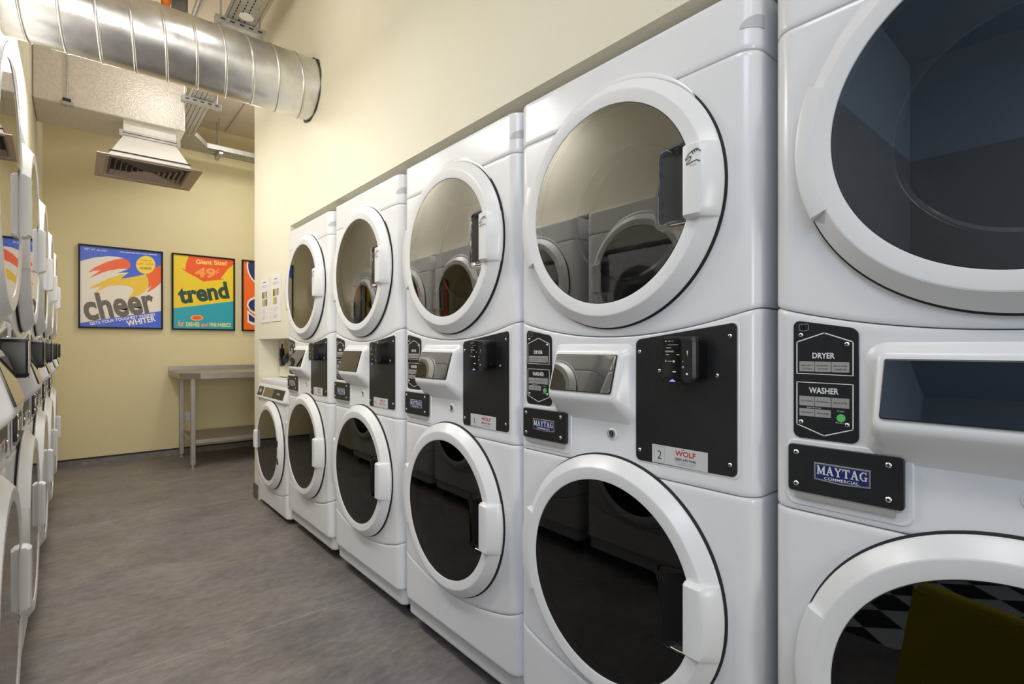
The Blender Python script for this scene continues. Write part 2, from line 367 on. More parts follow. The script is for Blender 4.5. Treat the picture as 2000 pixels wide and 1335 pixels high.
def section(mb, zlo, zhi, m='enamel', hole=None, x0=0.0, x1=W, r=RC, depth=DEP, off=0.0, cap=True, bev=0.006):
    zl = zlo if callable(zlo) else (lambda x: zlo); zh = zhi if callable(zhi) else (lambda x: zhi)
    P = plan(x0, x1, r, depth, off)
    rows = [('lo', 0, .016), ('lo', 0, .005), ('lo', .0016, .0016), ('lo', .005, 0), ('lo', bev+.006, 0), ('hi', bev+.006, 0), ('hi', .005, 0), ('hi', .0016, .0016), ('hi', 0, .005), ('hi', 0, .016)]
    V = []
    for (k, dz, ins) in rows:
        for (x, y, nx, ny, fl) in P:
            z = zl(x)+dz if k == 'lo' else zh(x)-dz
            V.append((x-nx*ins, y-ny*ins, z))
    n = len(P); F = []
    for i in range(len(rows)-1):
        for j in range(n-1):
            if i == 4 and hole and P[j][4] and P[j+1][4]: continue
            F.append([i*n+j, i*n+j+1, (i+1)*n+j+1, (i+1)*n+j])
    if cap: F.append([(len(rows)-1)*n+j for j in range(n)])
    F.append([4*n, 5*n, 5*n+n-1, 4*n+n-1])
    mb.add(V, F, m)
    if hole:
        cx, cz, R = hole; lo = bev+.006
        flat = [p[0] for p in P if p[4]]; out = [(x, zl(x)+lo) for x in flat]
        xa, xb = flat[0], flat[-1]; nz = 14
        out += [(xb, zl(xb)+lo+(zh(xb)-zl(xb)-2*lo)*i/nz) for i in range(1, nz)]
        out += [(x, zh(x)-lo) for x in flat[::-1]]
        out += [(xa, zh(xa)-lo-(zh(xa)-zl(xa)-2*lo)*i/nz) for i in range(1, nz)]
        k = len(out); V = [(x, off, z) for x, z in out]
        for x, z in out:
            a = math.atan2(z-cz, x-cx); V.append((cx+R*math.cos(a), off, cz+R*math.sin(a)))
        mb.add(V, [[i, (i+1) % k, k+(i+1) % k, k+i] for i in range(k)], m)
arc_u = lambda x: 1.109+.046*min(1.3, ((x-DX)/.325)**2)
arc_l = lambda x: 0.246+.056*min(1.25, ((x-DX)/.325)**2)
def door_ring(mb, cx, cz):
    mb.revolve([(.2285,.012),(.2285,.0295),(.2295,.0318),(.2320,.0325),(.2560,.0335),(.2585,.0328),(.2600,.0316),(.2815,.0145),(.2840,.0120),(.2850,.0080),(.2820,.0045),(.2700,.0040)], cx, cz, 'plastic', 128)
    mb.revolve([(.2780,.0045),(.2830,.0010),(.2885,.0007)], cx, cz, 'gap', 128)  # dark ring painted on the flat front for the shaded recess
    mb.revolve([(.2400,.0042),(.2400,.0004)], cx, cz, 'gap', 64)
def handle(mb, cx, cz, sgn=1, hh=.075):
    zs = [-hh, -hh+.002, -hh+.007]+[-hh+.007+(2*hh-.014)*i/10 for i in range(1, 10)]+[hh-.007, hh-.002, hh]
    V = []; nr = 0
    for i, z in enumerate(zs):
        e = min(i, len(zs)-1-i); k = (.62, .88, 1.0)[min(e, 2)]; ins = (.003, .001, 0)[min(e, 2)]
        ro = math.sqrt(.2865**2-z*z); rc = math.sqrt(.263**2-z*z*.8)
        pr = [(.2165+ins, .026), (.2165+ins, .044*k), (.2185+ins, .047*k), (.222+ins, .0485*k), (rc-.008, .0495*k), (rc-.003, .0485*k), (rc+.001, .046*k), (ro-.004, .020*k+.002), (ro-.0005, .016*k), (ro, .011), (ro-.003, .004)]
        nr = len(pr); V += [(cx+sgn*r, -d, cz+z) for r, d in pr]
    F = []
    for i in range(len(zs)-1):
        for j in range(nr-1):
            q = [i*nr+j, i*nr+j+1, (i+1)*nr+j+1, (i+1)*nr+j]; F.append(q if sgn > 0 else q[::-1])
    a = list(range(nr)); c = [(len(zs)-1)*nr+j for j in range(nr)]
    F.append(a[::-1] if sgn > 0 else a); F.append(c if sgn > 0 else c[::-1])
    mb.add(V, F, 'plastic')
def dimple(x, z):
    # depth of the scooped finger pocket beside the handle (door coordinates)
    ss = lambda t: (lambda q: q*q*(3-2*q))(min(1.0, max(0.0, t)))
    return .013*ss((x-.148)/.050)*ss((.080-abs(z))/.012)
def pane(mb, cx, cz, m, sg, pocket=True, lift=0.0, rect=None):
    def dep(x, z): return .0306+.0006*(1-(x*x+z*z)/.2275**2)-(dimple(x*sg, z) if pocket else 0)+lift
    if rect:
        x0, x1, z0, z1 = rect; nx, nz = 24, 32; V = []
        for i in range(nz+1):
            z = z0+(z1-z0)*i/nz; xe = min(x1, math.sqrt(.2270**2-z*z))
            for j in range(nx+1):
                x = (x0+(xe-x0)*j/nx)*sg; V.append((cx+x, -dep(x, z), cz+z))
        F = [[i*(nx+1)+j, i*(nx+1)+j+1, (i+1)*(nx+1)+j+1, (i+1)*(nx+1)+j] for i in range(nz) for j in range(nx)]
        mb.add(V, [f if sg > 0 else f[::-1] for f in F], m); return
    n, nr = 160, 36; V = []; F = []
    for k in range(nr):
        r = .2275*(1-k/nr)
        for i in range(n):
            x, z = r*math.cos(2*PI*i/n), r*math.sin(2*PI*i/n); V.append((cx+x, -dep(x, z), cz+z))
    V.append((cx, -dep(0, 0), cz)); c = len(V)-1
    for k in range(nr-1):
        for i in range(n): F.append([k*n+i, k*n+(i+1) % n, (k+1)*n+(i+1) % n, (k+1)*n+i])
    for i in range(n): F.append([(nr-1)*n+i, (nr-1)*n+(i+1) % n, c])
    if pocket: F = [f for f in F if min(dimple((V[i][0]-cx)*sg, V[i][2]-cz) for i in f) < .0008]
    mb.add(V, F, m)
def make_door(root, name, cx, cz, glass, pocket, flip=False):
    b = MB(); door_ring(b, cx, cz)
    d = b.build(name, root, smooth=16)
    sg = -1 if flip else 1
    b = MB(); pane(b, cx, cz, glass, sg); g = b.build('door_glass', d, smooth=60); g['label'] = 'dark tinted round door glass'
    b = MB(); b.revolve([(.2290,.0285),(.2274,.0294),(.2258,.0293)], cx, cz, 'gasket', 96); b.build('gasket', d)
    b = MB(); handle(b, cx, cz, sg); b.build('handle', d, smooth=30)
    # moulded clear finger pocket beside the handle
    b = MB(); pane(b, cx, cz, pocket, sg, True, -.0003, (.150, .222, -.080, .080)); b.build('finger_pocket', d, smooth=60)
    x0, x1 = cx+.150, cx+.2185
    if not flip:
        b = MB(); b.rbox((x0+.030, -.0325, cz-.0800), (x1+.003, -.024, cz-.0770), 'chrome', .0010); b.build('pocket_lip', d)
    # hinge cover on the side away from the handle
    b = MB(); a = 0 if flip else PI
    b.revolve([(.2540,.0325),(.2550,.0338),(.2790,.0332),(.2835,.0305),(.2848,.026),(.2850,.008)], cx, cz, 'plastic', 20, a-math.radians(22), a+math.radians(24))
    q = len(b.v); b.f.append(list(range(6))); b.f.append(list(range(q-6, q))[::-1]); b.m += [0, 0]
    hc = b.build('hinge_cover', d)
    return d
def screws(pts, d, parent, m='silver', r=.0048):
    for (x, z) in pts:
        b = MB()
        b.revolve([(r, d), (r*.95, d+.0015), (r*.6, d+.0030), (r*.42, d+.0032), (r*.40, d+.0018)], x, z, m, 16)
        b.disc(x, z, r*.41, d+.0018, 'ink_black', 12); b.build('screw', parent)
SERIF = {  # slab-serif capitals drawn as outline strokes on a 1 high grid: (x0,z0,x1,z1,width)
 'M': (1.25, [(.2,0,.2,1,.20),(.2,1,.62,.1,.22),(.62,.1,1.04,1,.14),(1.04,0,1.04,1,.22),(.0,.05,.42,.05,.1),(.82,.05,1.25,.05,.1),(.0,.95,.3,.95,.1),(.95,.95,1.25,.95,.1)]),
 'A': (1.1, [(.18,0,.52,1,.13),(.52,1,.9,0,.24),(.3,.36,.75,.36,.1),(0,.05,.4,.05,.1),(.68,.05,1.1,.05,.1)]),
 'Y': (1.05, [(.15,1,.52,.48,.24),(.52,.48,.9,1,.13),(.52,0,.52,.5,.22),(.3,.05,.75,.05,.1),(0,.95,.38,.95,.1),(.7,.95,1.05,.95,.1)]),
 'T': (1.0, [(.5,0,.5,1,.24),(.05,.93,.95,.93,.13),(.07,.68,.07,1,.1),(.93,.68,.93,1,.1),(.27,.05,.73,.05,.1)]),
 'G': (1.05, [(.82,.93,.5,.95,.12),(.5,.95,.22,.78,.16),(.22,.78,.13,.5,.22),(.13,.5,.22,.22,.2),(.22,.22,.5,.05,.16),(.5,.05,.84,.12,.12),(.86,.0,.86,.44,.2),(.62,.42,1.05,.42,.1),(.88,.7,.88,1,.1)])}
def serif_text(mb, body, x0, x1, z0, h, d, m):
    tot = sum(SERIF[c][0] for c in body)+.08*(len(body)-1); k = (x1-x0)/tot; x = x0
    for c in body:
        wd, st = SERIF[c]
        for (a, bz, e, f, t) in st:
            p = Vector((x+a*k, z0+bz*h)); q = Vector((x+e*k, z0+f*h)); dr = (q-p).normalized(); nn = Vector((-dr.y, dr.x))*t*k*.5
            if abs(dr.y) < .05: nn = Vector((-dr.y, dr.x))*t*h*.5
            mb.poly([tuple(p+nn), tuple(p-nn), tuple(q-nn), tuple(q+nn)], d, m)
        x += (wd+.08)*k

def make_stack():
    root = empty('stacked_washer_dryer')
    # cabinets
    b = MB(); section(b, 1.6525, 1.770); b.build('top_panel', root, smooth=30)
    b = MB(); section(b, arc_u, 1.6515, hole=(DX, DZU, .236), cap=False); b.build('dryer_cabinet', root, smooth=30)
    b = MB(); section(b, .7975, lambda x: arc_u(x)-.0012, cap=False); con = b.build('console', root, smooth=30)
    b = MB(); section(b, arc_l, .7962, hole=(DX, DZL, .236), cap=False); b.build('washer_cabinet', root, smooth=30)
    b = MB(); section(b, .121, lambda x: arc_l(x)-.0012, cap=False); b.build('lower_panel', root, smooth=30)
    b = MB(); section(b, .055, .1205, m='kick', off=.018, x0=.004, x1=W-.004, r=.03, cap=False); b.build('kick_plate', root, smooth=30)
    for fx in (.06, W-.06):
        for fy in (.09, .62):
            b = MB(); b.tube([(fx, fy, 0), (fx, fy, .012), (fx, fy, .013), (fx, fy, .075)], [.022, .022, .009, .009], 'gap', 14); b.build('levelling_foot', root)
    # raised bead arching over the dryer door, and finger pull in the upper corner
    b = MB(); V = []; F = []; na = 60
    for i in range(na+1):
        a = math.radians(38)+math.radians(116)*i/na; k = math.sin(PI*i/na)**.6
        for (rr, dd) in ((.284,.0005),(.287,.003),(.291,.0042),(.297,.003),(.302,.0004)):
            r_ = .284+(rr-.284)*k; V.append((DX+r_*math.cos(a), -(.0002+dd*k), DZU+r_*math.sin(a)))
    for i in range(na):
        for j in range(4): F.append([5*i+j, 5*i+j+1, 5*i+6+j, 5*i+5+j])
    b.add(V, F, 'enamel'); b.build('door_arch', root, smooth=60)
    b = MB(); zf = 1.705; P = []
    for i in range(13):
        a = PI*i/12; P.append((W-.020+.024*math.cos(PI/2+a)*.9, zf+.017*math.sin(PI/2+a)))
    P = [(p[0], p[1]) for p in P]
    V = []; n = 14
    for i in range(n+1):
        for j in range(4):
            an = PI*i/n; rr = (1, .9, .6, .0)[j]
            ang = 1.5*PI+(.55+.42*math.cos(an)*rr)*PI/2*.98; dz = .015*math.sin(an)*rr if False else 0
            V.append((0, 0, 0))
    b = MB(); sl = []
    for i in range(9):
        t = i/8; ang = 1.5*PI+(.12+.80*t)*PI/2; hh = .017*math.sqrt(max(0, 1-(1-t)**2*.98)); o = RC+.0008
        sl.append((W-RC+o*math.cos(ang), RC+o*math.sin(ang), hh))
    V = []; F = []
    for (x, y, hh) in sl: V += [(x, y, zf-.012), (x, y, zf-.012+1.5*hh*.35), (x, y, zf-.012+1.5*hh)]
    for i in range(8):
        for j in range(2): F.append([3*i+j, 3*i+3+j, 3*i+4+j, 3*i+1+j])
    b.add(V, F, 'pull_shade'); fp = b.build('finger_pull', root); fp['label'] = 'grey shade patch for the finger pull'  # flush grey patch, the recess shade put into its colour
    # drums
    b = MB(); b.revolve([(.236,0),(.232,-.004),(.212,-.03),(.170,-.055),(.166,-.062)], DX, DZU, 'drum_grey', 72)
    b.revolve([(.166,-.060),(.160,-.058),(.158,-.064),(.158,-.30)], DX, DZU, 'chrome', 72); b.disc(DX, DZU, .16, -.30, 'drum_dark', 48); b.build('dryer_drum', root)
    b = MB(); b.revolve([(.236,0),(.222,-.010),(.190,-.020),(.180,-.025),(.176,-.06),(.150,-.11),(.10,-.14),(.0,-.15)], DX, DZL, 'bowl', 72); b.build('washer_bowl', root, smooth=40)
    # doors
    d1 = make_door(root, 'dryer_door', DX, DZU, 'dryer_glass', 'pocket_grey'); d2 = make_door(root, 'washer_door', DX, DZL, 'washer_glass', 'pocket_dark')
    # stop hand symbol on the dryer handle
    b = MB(); hx, hz = DX+.2255, DZU+.043
    def stroke(pts, wd=.0008):
        for p, q in zip(pts, pts[1:]):
            p = Vector((hx+p[0]*.00016, hz-p[1]*.00016)); q = Vector((hx+q[0]*.00016, hz-q[1]*.00016)); dr = (q-p).normalized(); nn = Vector((-dr.y, dr.x))*wd
            p -= dr*wd*.5; q += dr*wd*.5
            b.poly([tuple(p+nn), tuple(p-nn), tuple(q-nn), tuple(q+nn)], .0501, 'ink_black')
    k = lambda L: [(x-125, y-330) for x, y in L]
    stroke(k([(335,295),(290,250),(265,250),(215,265),(175,285),(130,345),(135,358),(190,318),(205,330),(190,365),(145,395),(143,415),(215,395),(280,385),(325,412)]))
    stroke(k([(215,265),(235,305)])); stroke(k([(240,252),(262,290)])); stroke(k([(265,250),(290,280)]))
    b.text('STOP', hx+.017, hz-.0185, .0042, .0501, 'ink_grey'); b.build('hand_symbol', d1, smooth=0)
    # display hood
    b = MB()
    loops = []
    def hl(x0, x1, zb, zt, db, dt, r):
        out = []
        for (x, z) in rrect(x0, zb, x1, zt, r, 6):
            t = (z-zb)/(zt-zb); out.append((x, -(db+(dt-db)*t), z))
        return out
    for prm in ((.148,.412,.905,1.092,.0002,.0002,.03), (.154,.404,.916,1.088,.006,.003,.028), (.160,.396,.932,1.083,.022,.0075,.022), (.165,.390,.946,1.080,.036,.011,.018), (.168,.3855,.955,1.078,.0435,.0135,.015), (.171,.382,.962,1.0755,.0468,.0158,.013), (.176,.377,.970,1.071,.0470,.0180,.010)):
        loops.append(hl(*prm))
    n = len(loops[0]); V = [p for L in loops for p in L]
    F = [[i*n+j, i*n+(j+1) % n, (i+1)*n+(j+1) % n, (i+1)*n+j] for i in range(len(loops)-1) for j in range(n)]; F.append([(len(loops)-1)*n+j for j in range(n)])
    b.add(V, F, 'plastic'); hood = b.build('display_hood', root, smooth=50)
    def slant(x0, x1, z0, z1, lift, m, r=.004):
        L = [(x, -(.0438+(.0170-.0438)*(z-.978)/(1.066-.978)+lift), z) for x, z in rrect(x0, z0, x1, z1, r, 3)]
        return L
    b = MB(); A = slant(.1785,.3735,.977,1.0665,.0008,'x'); B = slant(.1785,.3735,.977,1.0665,.0042,'x'); D = slant(.180,.372,.9785,1.065,.0052,'x'); n = len(A)
    b.add(A+B+D, [[i, (i+1) % n, n+(i+1) % n, n+i] for i in range(n)]+[[n+i, n+(i+1) % n, 2*n+(i+1) % n, 2*n+i] for i in range(n)]+[[2*n+i for i in range(n)]], 'screen_back')
    G = slant(.1805,.3715,.979,1.0645,.0054,'x'); b.add(G, [list(range(n))], 'screen'); b.build('display_screen', hood, smooth=30)
    # instruction panel
    b = MB(); out = rrect(.0405, .926, .140, 1.1235, .012, 5)
    out = [(x, z+(.0085-.0175*(x-.0405)/.0995 if z > 1.05 else 0)) for x, z in out]
    b.slab(out, 0, .0022, 'black', .0008); ip = b.build('instruction_panel', root, smooth=30)
    b = MB(); D = .0025
    def ln(pts, wd=.0009, m='ink_white', dd=D):
        for p, q in zip(pts, pts[1:]):
            p = Vector(p); q = Vector(q); dr = (q-p).normalized(); nn = Vector((-dr.y, dr.x))*wd; p = p-dr*wd; q = q+dr*wd
            b.poly([tuple(p+nn), tuple(p-nn), tuple(q-nn), tuple(q+nn)], dd, m)
    ln([(.0465,1.0395),(.0465,1.0935),(.0895,1.1085),(.132,1.0930),(.132,1.0385)]); ln([(.0465,1.0385),(.132,1.0375)], .0006)
    ln([(.0465,1.0235),(.132,1.0230)], .0006); ln([(.0465,1.0225),(.0465,.9495),(.0895,.934),(.132,.9493),(.132,1.022)])
    b.text('DRYER', .0885, 1.0655, .0095, D, 'ink_white', bold=.028, width=.0345); b.text('WASHER', .0885, 1.0055, .0100, D, 'ink_white', bold=.028, width=.0455)
    for z0, z1, cells in ((1.0423,1.0596,(('HEAVY DUTY','COTTONS'),('NORMAL','COTTONS'),('DELICATES','LINENS'))), (.983,.9995,(('COTTONS',''),('NORMAL',''),('DELICATES','')))):
        for (x0, x1), (t1, t2) in zip(((.0505,.0743),(.0752,.0997),(.1006,.1268)), cells):
            b.poly([(x0,z0),(x1,z0),(x1,z1),(x0,z1)], D, 'label_grey')
            zc = (z0+z1)/2
            b.text(t1, (x0+x1)/2, zc+(.0005 if t2 else -.0014), .0028, D+.0002, 'ink_black', width=(x1-x0)*.78)
            if t2: b.text(t2, (x0+x1)/2, zc-.0050, .0028, D+.0002, 'ink_black', width=(x1-x0)*.66)
    for (x0, x1), t1 in zip(((.0505,.0743),(.0752,.0997)), ('PREWASH','RINSE')):
        b.poly([(x0,.9650),(x1,.9650),(x1,.9780),(x0,.9780)], D, 'label_grey'); b.text(t1, (x0+x1)/2, .9702, .0026, D+.0002, 'ink_black', width=(x1-x0)*.7)
    b.text('OPTIONS', .0735, .9792, .0022, D, 'ink_white', width=.022); b.text('START', .1145, .9765, .0024, D, 'ink_white', width=.011); b.text('SELECT', .1145, .9575, .0020, D, 'ink_white', width=.016)
    for sx in (-1, 1):   # open book icon
        ln([(.0575,1.1125),(.0575+sx*.0075,1.1140),(.0575+sx*.0075,1.1235),(.0575+sx*.004,1.1250),(.0575,1.1230),(.0575,1.1125)], .0005, 'ink_grey')
    b.build('lettering', ip, smooth=0)
    b = MB(); b.disc(.1147, .9665, .0064, .0034, 'green', 24); b.revolve([(.0064,.0034),(.0066,.002)], .1147, .9665, 'green', 24); gb = b.build('start_button', ip); gb['label'] = 'round green start button'
    screws([(.0530,1.1055),(.1235,1.0895),(.0535,.9545),(.1240,.9560)], .0022, ip, r=.0040)
    # badge plate
    b = MB(); b.slab(rrect(.027,.808,.212,.923,.018,6), 0, .0022, 'enamel', .002); b.build('badge_surround', root, smooth=50)
    b = MB(); b.slab(rrect(.035,.834,.2015,.9150,.006,4), .003, .0105, 'black', .001); bp = b.build('badge_plate', root, smooth=30)
    b = MB(); b.box((.046,-.0085,.8225), (.190,-.003,.834), 'label_grey'); b.build('badge_lip', bp)
    b = MB(); b.slab([(.0770,.8600),(.1180,.8568),(.1590,.8600),(.1590,.8890),(.0770,.8890)], .0105, .0120, 'silver', .0004); bd = b.build('badge', bp, smooth=30) if False else None
    b.poly([(.0795,.8626),(.1180,.8598),(.1565,.8626),(.1565,.8864),(.0795,.8864)], .0121, 'navy')
    serif_text(b, 'MAYTAG', .0815, .1545, .8700, .0145, .0124, 'ink_white'); b.text('COMMERCIAL', .1180, .8622, .0050, .0124, 'ink_white', width=.050, bold=.008)
    b.build('badge', bp, smooth=30)['label'] = 'navy and silver badge'
    screws([(.0485,.9020),(.1820,.9020),(.0485,.8475),(.1820,.8485)], .0105, bp, r=.0046)
    # reader plate
    b = MB()
    out = rrect(.411,.830,.6445,1.1085,.012,5); out = [(x, z+((-.010+.0315*(x-.411)/.2335+.011*((x-.411)/.2335-.5)**2) if z > 1.0 else .003*(x-.411)/.2335)) for x, z in out]
    b.slab([(x-.004 if x < .5 else x+.004, z-.004 if z < 1 else z+.004) for x, z in out], 0, .0012, 'enamel', .0008)
    b.slab(out, .001, .0030, 'black', .0008); rp = b.build('reader_plate', root, smooth=30)
    screws([(.4220,1.0740),(.6310,1.1060),(.4225,.8540),(.6310,.8560),(.6043,1.0284),(.4735,1.0330)], .0030, rp, r=.0042)
    b = MB(); b.poly([(.4545,.8325),(.5850,.8325),(.5850,.8720),(.4545,.8720)], .0034, 'sticker'); D = .0037
    for (x0, z0, x1, z1) in ((.460,.8355,.4605,.8685),(.486,.8355,.4865,.8685),(.460,.8352,.4865,.8357),(.460,.8683,.4865,.8688)): b.poly([(x0,z0),(x1,z0),(x1,z1),(x0,z1)], D, 'ink_grey')
    b.text('WOLF', .5350, .8555, .0110, D, 'ink_red', bold=.02, width=.047); b.poly([(.5265,.8680),(.5285,.8680),(.5285,.8697),(.5265,.8697)], D, 'ink_red'); b.poly([(.5300,.8680),(.5320,.8680),(.5320,.8697),(.5300,.8697)], D, 'ink_red')
    b.text('0800 640 9546', .5350, .8455, .0058, D, 'ink_black', width=.047, bold=.004)
    for zz, wd in ((.8415,.046),(.8375,.038)): b.poly([(.5350-wd/2,zz),(.5350+wd/2,zz),(.5350+wd/2,zz+.0010),(.5350-wd/2,zz+.0010)], D, 'label_grey')
    b.build('sticker', rp, smooth=0)['label'] = 'white numbered sticker'
    b = MB(); b.text('2', .4732, .8420, .0190, .0038, 'ink_black', bold=-.012); nb = b.build('number', rp, smooth=0)
    # card reader
    b = MB(); b.slab(rrect(.5045,1.0140,.5815,1.1060,.012,5), .003, .047, 'black', .005); b.slab(rrect(.5545,1.018,.5835,1.102,.010,4), .003, .040, 'gloss_black', .004); cr = b.build('card_reader', root, smooth=40)
    b = MB(); b.slab(rrect(.5085,1.0215,.5520,1.1020,.004,3), .0465, .0480, 'gloss_black', .0004); D = .0483
    rr = random.Random(3)
    for (x, z, ww, h, m) in ((.518,1.0965,.004,.0016,'ink_white'),(.526,1.0965,.004,.0012,'ink_white'),(.533,1.0965,.005,.0012,'label_grey'),(.534,1.0890,.024,.0010,'ink_grey'),(.524,1.0830,.012,.0022,'ink_grey'),(.526,1.0755,.020,.0032,'ink_grey'),(.5215,1.0690,.006,.0020,'label_grey'),(.5455,1.0690,.006,.0020,'cable_yellow'),(.518,1.0560,.0018,.0042,'ink_white'),(.536,1.0555,.0042,.0040,'ink_white'),(.527,1.0555,.011,.0016,'ink_grey'),(.537,1.0345,.008,.0022,'ink_white')):
        b.poly([(x-ww/2,z-h/2),(x+ww/2,z-h/2),(x+ww/2,z+h/2),(x-ww/2,z+h/2)], D, m)
    b.build('reader_screen', cr, smooth=0)
    b = MB(); D = .0474
    b.poly([(.5660,1.0660),(.5672,1.0770),(.5640,1.0770)], D, 'ink_white'); b.poly([(.5625,1.0290),(.5670,1.0290),(.5670,1.0330),(.5625,1.0330)], D, 'ink_white'); b.revolve([(.0022,D),(.0014,D)], .5560, 1.0445, 'ink_white', 16)
    b.poly([(.5550,1.0540),(.5572,1.0555),(.5550,1.0570)], D, 'ink_white'); b.build('icons', cr, smooth=0)
    b = MB(); b.poly([(.5250,1.0145),(.5410,1.0145),(.5330,1.0195)], .0483, 'blue_led'); b.slab(rrect(.5085,1.0135,.5560,1.0205,.003,3), .0465, .0478, 'gloss_black', .0004); b.build('indicator_light', cr, smooth=0)['label'] = 'small blue arrow light'
    # key lock
    b = MB(); b.revolve([(.0145,.0003),(.014,.0025),(.0115,.0035)], .3415, .8795, 'plastic', 28); b.revolve([(.0115,.0032),(.0095,.0045),(.0080,.0048),(.0070,.0030)], .3415, .8795, 'silver', 28); b.disc(.3415, .8795, .0071, .0030, 'ink_black', 20); b.box((.3405,-.0042,.8745), (.3425,-.003,.8845), 'silver'); b.build('key_lock', root)
    return root

AX = 0.9687; AL = -0.130
proto = make_stack()
def number_mesh(t):
    b = MB(); b.text(t, .4732, .8420, .0190, .0038, 'ink_black', bold=-.012); o = b.build('number', None, smooth=0); me = o.data; bpy.data.objects.remove(o); return me
devs = (0, .005, -.014, -.0090, .0167)
rl = ('white stacked washer and dryer nearest the camera, cut off at right edge',
      'white stacked washer and dryer with sticker number 2, second in right row',
      'white stacked washer and dryer with sticker number 3, middle of the right row',
      'white stacked washer and dryer just beyond number 3 in the right row',
      'white stacked washer and dryer in right row beside the low single washer')
for k in range(5):
    r = proto if k == 0 else copy_tree(proto)
    r.location = (AX, .5785+.70*k+devs[k]-.1705+W*0, 0); r.rotation_euler = (0, 0, -PI/2)
    tag(r, rl[k], 'washer dryer', 'stacked washer dryers along the right wall')
    me = number_mesh('12345'[k])
    for c in children(r):
        if c.name.startswith('reader_plate'):
            for q in children(c):
                if q.name.startswith('number'): q.data = me
ll = ('white stacked washer and dryer at left photo edge, nearest of left row',
      'second white stacked washer and dryer of the left row, counted from the camera',
      'third white stacked washer and dryer of the left row, counted from the camera',
      'fourth white stacked washer and dryer of the left row, counted from the camera',
      'white stacked washer and dryer at far end of left row near posters')
for k in range(5):
    r = copy_tree(proto)
    r.location = (AL, 1.43+.745*k-DX, 0); r.rotation_euler = (0, 0, PI/2)
    tag(r, ll[k], 'washer dryer', 'stacked washer dryers along the left wall')

# ------------------------------------------------------------------ single front-load washer in the niche
def make_washer():
    root = empty('single_washer', (.975, 3.925, 0), -PI/2); Wd = .675; cx = .345; cz = .445
    tag(root, 'low white single front-load washer in the wall niche at the end of the right row', 'washer')
    al = lambda x: .130+.052*min(1.25, ((x-cx)/.325)**2)
    b = MB(); section(b, al, .735, hole=(cx, cz, .236), x1=Wd, r=.035, depth=.62, cap=False); b.build('cabinet', root, smooth=30)
    b = MB(); section(b, .030, lambda x: al(x)-.0012, x1=Wd, r=.035, depth=.62, cap=False); b.build('lower_panel', root, smooth=30)
    b = MB(); section(b, .736, .866, x1=Wd, r=.035, depth=.62, off=.018, bev=.012); b.build('top', root, smooth=30)
    b = MB(); b.box((.01,.05,.004), (Wd-.01,.60,.030), 'gap'); b.build('plinth', root)
    # slanted console
    b = MB(); L = []
    for (x0, x1, z0, z1, d0, d1) in ((.0,Wd,.728,.832,-.012,-.016), (.004,Wd-.004,.734,.828,.010,-.014), (.008,Wd-.008,.740,.824,.014,-.012)):
        L.append([(x, -(d0+(d1-d0)*(z-z0)/(z1-z0)), z) for x, z in rrect(x0, z0, x1, z1, .012, 4)])
    n = len(L[0]); b.add([p for q in L for p in q], [[i*n+j, i*n+(j+1) % n, (i+1)*n+(j+1) % n, (i+1)*n+j] for i in range(2) for j in range(n)]+[[2*n+j for j in range(n)]], 'plastic')
    con = b.build('console', root, smooth=40)
    def sl(x0, x1, z0, z1, lift, r=.003): return [(x, -(.014+(-.026)*(z-.740)/.084+lift), z) for x, z in rrect(x0, z0, x1, z1, r, 3)]
    for (x0, x1, nm, m) in ((.035,.150,'brand_plate','black'), (.180,.395,'display_screen','screen_back'), (.400,.615,'payment_plate','black')):
        b = MB(); A = sl(x0, x1, .752, .812, .0); B = sl(x0+.001, x1-.001, .753, .811, .002); k = len(A)
        b.add(A+B, [[i, (i+1) % k, k+(i+1) % k, k+i] for i in range(k)]+[[k+i for i in range(k)]], m)
        if nm == 'display_screen': b.add(sl(x0+.002, x1-.002, .754, .810, .0022), [list(range(k))], 'screen')
        if nm == 'brand_plate': b.add(sl(.062, .123, .772, .795, .0024), [list(range(k))], 'label_grey')
        if nm == 'payment_plate': b.add(sl(.47, .53, .778, .790, .0024), [list(range(k))], 'ink_grey')
        b.build(nm, con, smooth=30)
    b = MB(); b.revolve([(.236,0),(.222,-.010),(.190,-.020),(.176,-.06),(.150,-.11),(.10,-.14),(.0,-.15)], cx, cz, 'bowl', 64); b.build('washer_bowl', root, smooth=40)
    d = MB(); door_ring(d, cx, cz); d = d.build('washer_door', root, smooth=16)
    b = MB(); b.disc(cx, cz, .2275, .0306, 'washer_glass', 96, dome=.0006); b.build('door_glass', d)['label'] = 'dark tinted round door glass'
    b = MB(); b.revolve([(.2290,.0285),(.2274,.0294),(.2258,.0293)], cx, cz, 'gasket', 96); b.build('gasket', d)
    b = MB(); handle(b, cx, cz+.01, -1, .062); b.build('handle', d, smooth=30)
    for dz in (.042, -.066):
        b = MB(); b.rbox((cx+.233, -.0360, cz+dz-.019), (cx+.252, -.030, cz+dz+.019), 'gap', .001); b.build('latch_slot', d)
    return root
make_washer()

# ------------------------------------------------------------------ plugs and cables hanging in the niche
r = empty('plug_cluster', (1.122, 3.715, .995)); tag(r, 'black plugs on a yellow cable hanging on the niche wall above the single washer', 'plug')
b = MB(); pts = [(-.010, .03+.05*math.sin(i*.5)*.4, .137-.11*i/8) for i in range(9)]; b.tube(pts, .004, 'cable_yellow', 8); b.tube([(p[0]-.008, p[1]-.03+.002*i, p[2]) for i, p in enumerate(pts)], .004, 'cable_yellow', 8); b.build('cable', r)
for i, (y, z, a) in enumerate(((.085,.018,.5), (.045,-.015,-.4), (.005,.005,.9), (.055,.050,.2))):
    b = MB(); b.rbox((-.016,-.018,-.030), (.016,.018,.030), 'black', .006); b.tube([(0,0,.028), (0,0,.06)], .006, 'black', 8)
    o = b.build('plug', r); o.location = (-.018-.010*(i % 2), y, z); o.rotation_euler = (a, 0, 0)

